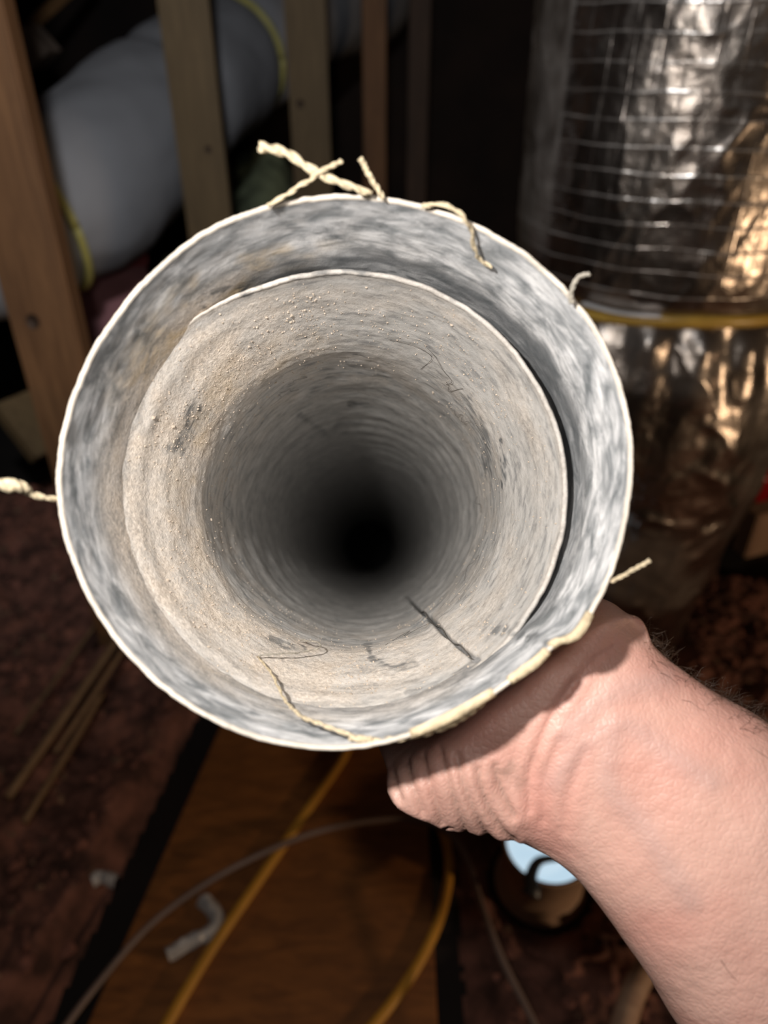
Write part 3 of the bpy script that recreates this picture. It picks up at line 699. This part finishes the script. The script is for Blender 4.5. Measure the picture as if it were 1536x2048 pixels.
for f_, a, wd in (([(1150,1360),(1110,1420),(1075,1500),(1058,1560),(1060,1620)], 0.0006, 5), ([(1120,1480),(1090,1560),(1085,1640)], 0.0003, 8), ([(1230,1290),(1170,1340),(1130,1400)], 0.0003, 7), ([(1170,1500),(1140,1580),(1130,1660)], 0.0003, 10)):
    q = polydist(f_); disp -= facing*a*np.exp(-(q/wd)**2); red = np.maximum(red, 0.28*facing*np.exp(-(q/30)**2)); disp += facing*a*0.5*np.exp(-((q-20)/12)**2)
for f_ in ([(1130,1470),(1180,1420),(1240,1380),(1330,1360)], [(1110,1560),(1180,1480),(1250,1450),(1330,1500),(1420,1560)], [(1230,1450),(1215,1560),(1290,1660),(1380,1800)]):
    q = polydist(f_); vein = np.maximum(vein, 0.35*facing*np.exp(-(q/26)**2)); disp += facing*0.0004*np.exp(-(q/22)**2)
q = polydist([(1075,1560),(1080,1640),(1110,1700)]); disp -= facing*0.0009*np.exp(-(q/34)**2); red = np.maximum(red, 0.38*facing*np.exp(-(q/46)**2))
q = polydist([(930,1560),(960,1620),(1010,1650)]); disp += facing*0.0018*np.exp(-(q/55)**2)
skin_dark = np.maximum(skin_dark, 0.5*facing*sstep(0.05, 0.5, fbm(HV*260, 3, 131))*np.exp(-(((px-990)/90)**2+((py-1540)/70)**2)))
skin_dark = np.maximum(skin_dark, 0.30*facing*sstep(1080, 850, px)*sstep(1380, 1500, py))  # skin colour darker towards the lower left of the heel
red = np.maximum(red, 0.28*facing*sstep(-.2, .5, fbm(HV*45, 3, 133)))
disp += facing*0.00018*fbm(HV*np.array([500, 500, 500]), 3, 135) + 0.0006*fbm(HV*60, 3, 137)
# push the palm out of the pipe where it would sink into it
HV2 = HV + HN*disp[:, None]
rel = HV2-pc; s_ = rel @ AX; x_ = rel @ E1; y_ = rel @ E2; r_ = np.hypot(x_, y_)
lim = np.where(s_ < 0.0535, 0.0660, 0.0524); bad = (s_ > -0.001) & (r_ < lim)
kk = np.where(bad, lim/np.maximum(r_, 1e-6), 1.0)
HV2 = HV2 + (x_*(kk-1))[:, None]*E1 + (y_*(kk-1))[:, None]*E2
person = thing('person', secs[0][:3], 'bare forearm and hand of a person holding the grey pipe from below', 'person')
arm = mesh_obj('forearm_and_hand', HV2, HF, M_skin, person, attrs={'red': red, 'vein': vein, 'skin_dark': skin_dark})
# arm hair
armdir = P(1175, 1478, .206)-P(1560, 1852, .208); armdir /= np.linalg.norm(armdir)
parts = []
cand = np.where((px > 1290) & (px < 1640) & (py < 2100) & (HN @ F_ < 0.35))[0]
upd = np.array([project(HV)[1]])[0]
edge = np.abs((px-1290)*0.77 + 1268 - py)             # distance under the upper contour
for k in range(2600):
    i = int(rng.choice(cand)); e_ = edge[i]
    if rng.random() > math.exp(-e_/24.0)+0.005: continue
    L = rng.uniform(0.003, 0.009); p0 = HV2[i]; n_ = HN[i]
    dir_ = n_*rng.uniform(.35, .9) + armdir*rng.uniform(-.9, .3) + rng.normal(0, .25, 3); dir_ /= np.linalg.norm(dir_)
    side = np.cross(dir_, n_)+rng.normal(0, .2, 3)
    pts = [p0+dir_*L*t+side*L*0.35*t*t*rng.uniform(-1, 1)-n_*L*0.35*t*t for t in (0, .33, .66, 1)]
    parts.append(tube(np.array(pts), [0.00005, 0.000045, 0.00004, 0.000015], 3))
o = mesh_obj('arm_hair', *join(parts), M_hair, person); o['kind'] = 'stuff'

# ------------------------------------------------------------------ attic floor clutter
def rubble_bed(x0, x1, y0, y1, h, seed, nx, ny, keep):
    xs = np.linspace(x0, x1, nx); ys = np.linspace(y0, y1, ny); X, Y = np.meshgrid(xs, ys)
    q = np.stack([X, Y, X*0], -1); Z = h*(0.55+0.5*fbm(q*9, 4, seed)) + 0.018*np.abs(fbm(q*45, 3, seed+3))
    edge = np.minimum.reduce([(X-x0), (x1-X), (Y-y0), (y1-Y)]); Z = Z*sstep(0, 0.06, edge)*keep(X, Y)+0.001
    V = np.stack([X, Y, Z], -1).reshape(-1, 3); Fq = grid_faces(nx, ny, closed=False); Fq = Fq[V[Fq, 2].max(1) > 0.0015]
    used = np.unique(Fq); mp = np.full(len(V), -1); mp[used] = np.arange(len(used)); return X, Y, Z, V[used], mp[Fq]
def chunks(X, Y, Z, n, seed, smin, smax, zmin=0.012):
    g = np.random.default_rng(seed); parts = []
    fx, fy, fz = X.ravel(), Y.ravel(), Z.ravel()
    while len(parts) < n:
        i = g.integers(len(fx))
        if fz[i] < zmin: continue
        r = smin+(smax-smin)*g.random()**3
        sh = icoV*(1+0.6*(g.random((12, 1))-0.5))*np.array([1, g.uniform(.5, 1.2), g.uniform(.35, .8)])*r
        a = g.uniform(0, 6.28); c, s = math.cos(a), math.sin(a); sh = sh @ np.array([[c, s, 0], [-s, c, 0], [0, 0, 1]])
        parts.append((sh+np.array([fx[i], fy[i], fz[i]+r*0.15]), icoF))
    return join(parts)
st1 = aty(36, 400, 1.01)
keepL = lambda X, Y: sstep(0.062, 0.078, np.maximum(np.abs(X-st1[0]), np.abs(Y-1.01)+0.025))*(1-sstep(-0.085, -0.05, X-(-0.375+(Y-0.13)/1.02*0.17)))
X, Y, Z, V, Fc = rubble_bed(-1.05, -0.22, 0.15, 1.52, 0.085, 201, 150, 260, keepL)
lf = mesh_obj('loose_fill', V, Fc, M_rubble, loc=(-0.7, 0.9, 0)); tag(lf, 'red-brown loose fill rubble lying left of the plywood sheet', 'insulation', kind='stuff')
o = mesh_obj('chunks', *chunks(X, Y, Z, 2600, 1, 0.003, 0.016), M_chunkA, lf, smooth=False); o['kind'] = 'stuff'
o = mesh_obj('pale_chunks', *chunks(X, Y, Z, 500, 2, 0.002, 0.010), M_chunkB, lf, smooth=False); o['kind'] = 'stuff'
canX, canY = fl(1080, 1765)[:2]
keepR = lambda X, Y: sstep(0.085, 0.15, X)*sstep(0.07, 0.10, np.hypot(X-canX, Y-canY))*sstep(0.15, 0.2, np.hypot(X-FX, Y-FY))
X, Y, Z, V, Fc = rubble_bed(0.08, 1.2, 0.12, 1.22, 0.05, 211, 200, 260, keepR)
lf2 = mesh_obj('loose_fill', V, Fc, M_rubble, loc=(0.6, 0.8, 0)); tag(lf2, 'dark red-brown loose fill rubble under the forearm, right of the plywood', 'insulation', kind='stuff')
o = mesh_obj('chunks', *chunks(X, Y, Z, 2200, 3, 0.003, 0.014), M_chunkA, lf2, smooth=False); o['kind'] = 'stuff'
o = mesh_obj('pale_chunks', *chunks(X, Y, Z, 350, 4, 0.002, 0.008), M_chunkB, lf2, smooth=False); o['kind'] = 'stuff'

# plywood sheet
py_z = 0.014
c0, c1, c2, c3_ = fl(428, 1480, py_z), fl(200, 2010, py_z), fl(868, 1910, py_z), fl(846, 1640, py_z)
xa, xb = -0.285, 0.062
poly = [(-0.375, 0.13), (0.058, 0.13), (0.066, 1.15), (-0.205, 1.15)]
V = np.array([(x, y, z) for z in (0.0005, 0.0125, 0.014) for (x, y) in ([(x+(0.0015 if z == 0.014 and x < 0 else -0.0015 if z == 0.014 else 0), y) for x, y in poly])])
Fc = [[3, 2, 1, 0], [8, 9, 10, 11]] + [[l*4+k, l*4+(k+1) % 4, l*4+4+(k+1) % 4, l*4+4+k] for l in (0, 1) for k in range(4)]
ply = mesh_obj('plywood_sheet', V, Fc, M_ply, smooth=False, loc=(-0.1, 0.65, 0))
tag(ply, 'dark orange-brown plywood sheet on the attic floor under the yellow cables', 'board')
# floor joist edge, dark, left of the gap
def plank(name, a, b_, wdt, thk, m, label, cat, lift=0.0, grp=None):
    a = np.array(a); b_ = np.array(b_); v = b_-a; L = np.linalg.norm(v)
    q = Vector(v).to_track_quat('X', 'Z').to_matrix().to_4x4()
    V, Fc = box((0, 0, 0), (L, wdt, thk), M=q, bev=min(wdt, thk)*0.08)
    o = mesh_obj(name, V+(a+b_)/2, Fc, m, smooth=False, loc=(a+b_)/2); return tag(o, label, cat, grp)
# sticks in the rubble
def stick(pa, pb, z0, z1, r, label):
    a = fl(*pa, z0); b_ = fl(*pb, z1); mid = (a+b_)/2+np.array([0.004, 0.003, 0.004])
    o = mesh_obj('stick', *tube(np.array([a, mid, b_]), [r*0.9, r, r*0.8], 8, 14), M_twig, loc=a)
    tag(o, label, 'stick', 'sticks on the left rubble')
stick((245, 1265), (15, 1595), 0.115, 0.10, 0.0075, 'thickest tan stick of the bundle lying on the left rubble')
stick((262, 1275), (110, 1505), 0.118, 0.105, 0.0045, 'thin tan stick lying close along the thickest stick')
stick((205, 1385), (48, 1645), 0.100, 0.098, 0.0055, 'tan stick of the bundle on the left rubble, nearest the plywood')
stick((190, 1250), (30, 1470), 0.105, 0.10, 0.0035, 'thinnest dim stick of the bundle, farthest left')

# cables
def cable(name, pts, r, m, label, n=70, flat=1.0, zz=None):
    p = np.array([fl(x, y, z) for x, y, z in pts])
    o = mesh_obj(name, *tube(p, r, 10, n, flat=flat, up=[0, 0, 1]), m, loc=p[0]); return tag(o, label, 'cable', 'cables over the plywood')
zc = py_z+0.0065
cable('electric_cable', [(700, 1470, zc), (686, 1515, zc), (620, 1612, zc), (556, 1705, zc), (490, 1800, zc), (425, 1895, zc), (370, 1985, zc), (310, 2090, zc)], 0.0072, M_romex, 'straight yellow cable crossing the plywood from the pipe rim to the bottom edge', flat=0.75)
cable('electric_cable', [(820, 1600, zc), (868, 1630, zc), (893, 1690, zc), (897, 1755, zc), (878, 1840, zc), (838, 1925, zc), (780, 2010, zc), (720, 2080, zc)], 0.0066, M_romex, 'bowed yellow cable along the right edge of the plywood', flat=0.75)
zg = 0.036
cable('electric_cable', [(90, 2110, 0.012+.02), (190, 1975, 0.03), (300, 1850, 0.03), (420, 1762, 0.034), (540, 1700, 0.042), (640, 1662, zg), (740, 1642, zg), (830, 1640, zg), (895, 1665, zg+.006), (935, 1720, zg+.012), (965, 1815, 0.07), (1005, 1920, 0.07), (1050, 2010, 0.07), (1095, 2100, 0.07)], 0.0042, M_greycable, 'thin grey-brown cable arching over the plywood and the yellow cables', 120)

# crumpled film on the plywood
def film(pts, wdt, label):
    p = cr(np.array([fl(x, y, z) for x, y, z in pts]), 40); nb = 12
    t = np.gradient(p, axis=0); t /= np.linalg.norm(t, axis=1)[:, None]; s = np.cross(t, [0, 0, 1]); s /= np.linalg.norm(s, axis=1)[:, None]
    V = []
    for side in (0, 1):
        for k in range(nb):
            u = (k/(nb-1)-0.5)*wdt
            q = p + s*u; q = q + np.stack([0*q[:, 0], 0*q[:, 0], 0.008*abs(fbm(q*90, 3, 301)) + 0.010*(1-(2*u/wdt)**2)], -1); V.append(q - np.array([0, 0, 0.0008])*side)
    V = np.stack(V, 1).reshape(-1, 3); n2 = 2*nb
    Fc = []
    for j in range(39):
        for k in range(nb-1):
            Fc.append([j*n2+k, j*n2+k+1, (j+1)*n2+k+1, (j+1)*n2+k]); Fc.append([j*n2+nb+k, (j+1)*n2+nb+k, (j+1)*n2+nb+k+1, j*n2+nb+k+1])
        Fc.append([j*n2, (j+1)*n2, (j+1)*n2+nb, j*n2+nb]); Fc.append([j*n2+nb-1, j*n2+n2-1, (j+1)*n2+n2-1, (j+1)*n2+nb-1])
    o = mesh_obj('plastic_scrap', V, Fc, M_paper, loc=V.mean(0)); tag(o, label, 'scrap')
film([(405, 1800, py_z+.002), (432, 1830, py_z+.002), (425, 1862, py_z+.002), (380, 1885, py_z+.002), (335, 1912, py_z+.002)], 0.020, 'crumpled whitish plastic scrap lying left of the straight yellow cable')
film([(185, 1765, .05), (205, 1755, .05), (235, 1765, .05)], 0.018, 'small pale scrap on the rubble left of the plywood')

# lit can
cz = 0.085
cn = thing('can_light', (canX, canY, 0), 'tan round can with bluish white light inside, on the floor below the wrist', 'light fixture')
an = np.linspace(0, 2*PI, 48, endpoint=False)
prof = [(0.060, 0.0), (0.060, 0.006), (0.054, 0.008), (0.0535, cz-0.006), (0.056, cz-0.003), (0.0555, cz), (0.0515, cz), (0.0505, cz-0.02)]
V = np.vstack([np.stack([canX+r*np.cos(an), canY+r*np.sin(an), np.full(48, z)], -1) for r, z in prof])
mesh_obj('housing', V, grid_faces(48, len(prof)), M_can, cn)
prof = [(0.0505, cz-0.014), (0.044, cz-0.011), (0.03, cz-0.008), (0.012, cz-0.0065), (0.001, cz-0.006)]
V = np.vstack([np.stack([canX+r*np.cos(an), canY+r*np.sin(an), np.full(48, z)], -1) for r, z in prof])
mesh_obj('lens', V, grid_faces(48, len(prof)), M_lens, cn)
bc = np.array([fl(1118, 1715, cz-.002), fl(1078, 1722, cz+.002), fl(1062, 1752, cz+.004), fl(1066, 1775, cz+.002), fl(1062, 1792, cz-.002)])
mesh_obj('spring_clip', *tube(bc, [0.005, 0.006, 0.0075, 0.010, 0.012], 8, 20, flat=0.4), M_black, cn)

# pale pipe, blocks at the right, small things
p = np.array([fl(1232, 2110, 0.062), fl(1265, 1990, 0.064), fl(1318, 1890, 0.062)])
tag(mesh_obj('pale_pipe', *tube(p, 0.0135, 14, 12), M_pale, loc=p[0]), 'pale pinkish pipe end on the rubble at the bottom right', 'pipe')
a = fl(1465, 1105, 0.0)
tag(mesh_obj('wood_offcut', *box((a[0]+0.075, a[1]+0.02, 0.055), (0.14, 0.045, 0.11), rz=0.35, bev=0.003), M_pale, smooth=False, loc=(a[0]+.075, a[1]+.02, 0)), 'pale wood offcut at the right edge behind the foil duct', 'wood block')
a = fl(1492, 992, 0.0)
rt = thing('red_bottle', (a[0]+.02, a[1], 0), 'small glossy red container at the right edge behind the foil duct', 'container')
prof = [(0.03, 0.0), (0.034, 0.004), (0.034, 0.06), (0.028, 0.075), (0.014, 0.082), (0.001, 0.083)]
V = np.vstack([np.stack([a[0]+.02+r*np.cos(an), a[1]+r*np.sin(an), np.full(48, z)], -1) for r, z in prof]); mesh_obj('body', V, grid_faces(48, len(prof)), M_redgloss, rt)
V = np.vstack([np.stack([a[0]+.02+r*np.cos(an), a[1]+r*np.sin(an), np.full(48, z)], -1) for r, z in [(0.015, .0815), (0.015, .1), (0.013, .102), (0.001, .102)]]); mesh_obj('cap', V, grid_faces(48, 4), M_paper, rt)

# things behind the studs at the left
a = aty(235, 640, 1.78)
bx = thing('red_box', (a[0], a[1], 0), 'dusty dull red box standing behind the left stud under the grey duct', 'box')
hb = 0.535
mesh_obj('body', *box((a[0], a[1], hb/2-0.02), (0.17, 0.15, hb-0.05), rz=0.35, bev=0.004), M_red, bx, smooth=False)
mesh_obj('lid', *box((a[0], a[1], hb-0.025), (0.182, 0.162, 0.04), rz=0.35, bev=0.004), M_reddark, bx, smooth=False)
def lump(name, c, r, label, cat, seed, m):
    V = icoV3*np.array(r); nrm = icoV3
    V = V*(1+0.22*fbm(icoV3*2.3+seed, 3, seed))[:, None]+np.array(c); V[:, 2] = np.maximum(V[:, 2], 0.001)
    return tag(mesh_obj(name, V, icoF3, m, loc=(c[0], c[1], 0)), label, cat)
ic = bmesh.new(); bmesh.ops.create_icosphere(ic, subdivisions=5, radius=1.0); icoV3 = np.array([v.co[:] for v in ic.verts]); icoF3 = [[v.index for v in f.verts] for f in ic.faces]; ic.free()
a = aty(525, 420, 2.62); lump('insulation_roll', (a[0], a[1], 0.29), (0.16, 0.15, 0.33), 'greenish insulation bundle seen between the second and third studs', 'insulation', 401, M_green)
a = aty(385, 470, 2.05); lump('insulation_roll', (a[0]-.03, a[1], 0.20), (0.10, 0.12, 0.24), 'low grey-green insulation bundle beside the red box', 'insulation', 411, M_green)
a = fl(70, 905, 0.0)
plank('wood_offcut', aty(20, 800, 1.30), aty(100, 905, 1.26), 0.075, 0.03, M_stud2, 'tan wood offcut on the rubble behind the foot of the left stud', 'wood block')
# timbers under the roof at the upper left
plank('roof_batten', P(-60, 160, 2.2), P(180, -55, 2.5), 0.028, 0.028, M_batten, 'thin brown batten crossing the top left corner', 'timber')
a = P(70, 95, 2.25); tag(mesh_obj('wood_block', *box(a, (0.085, 0.11, 0.085), M=Matrix.Rotation(-0.66, 4, 'Y'), bev=0.003), M_block, smooth=False, loc=a), 'pale wood block end lit up under the roof at top left', 'wood block')

for o in bpy.data.objects:
    if '_o' in o: del o['_o']
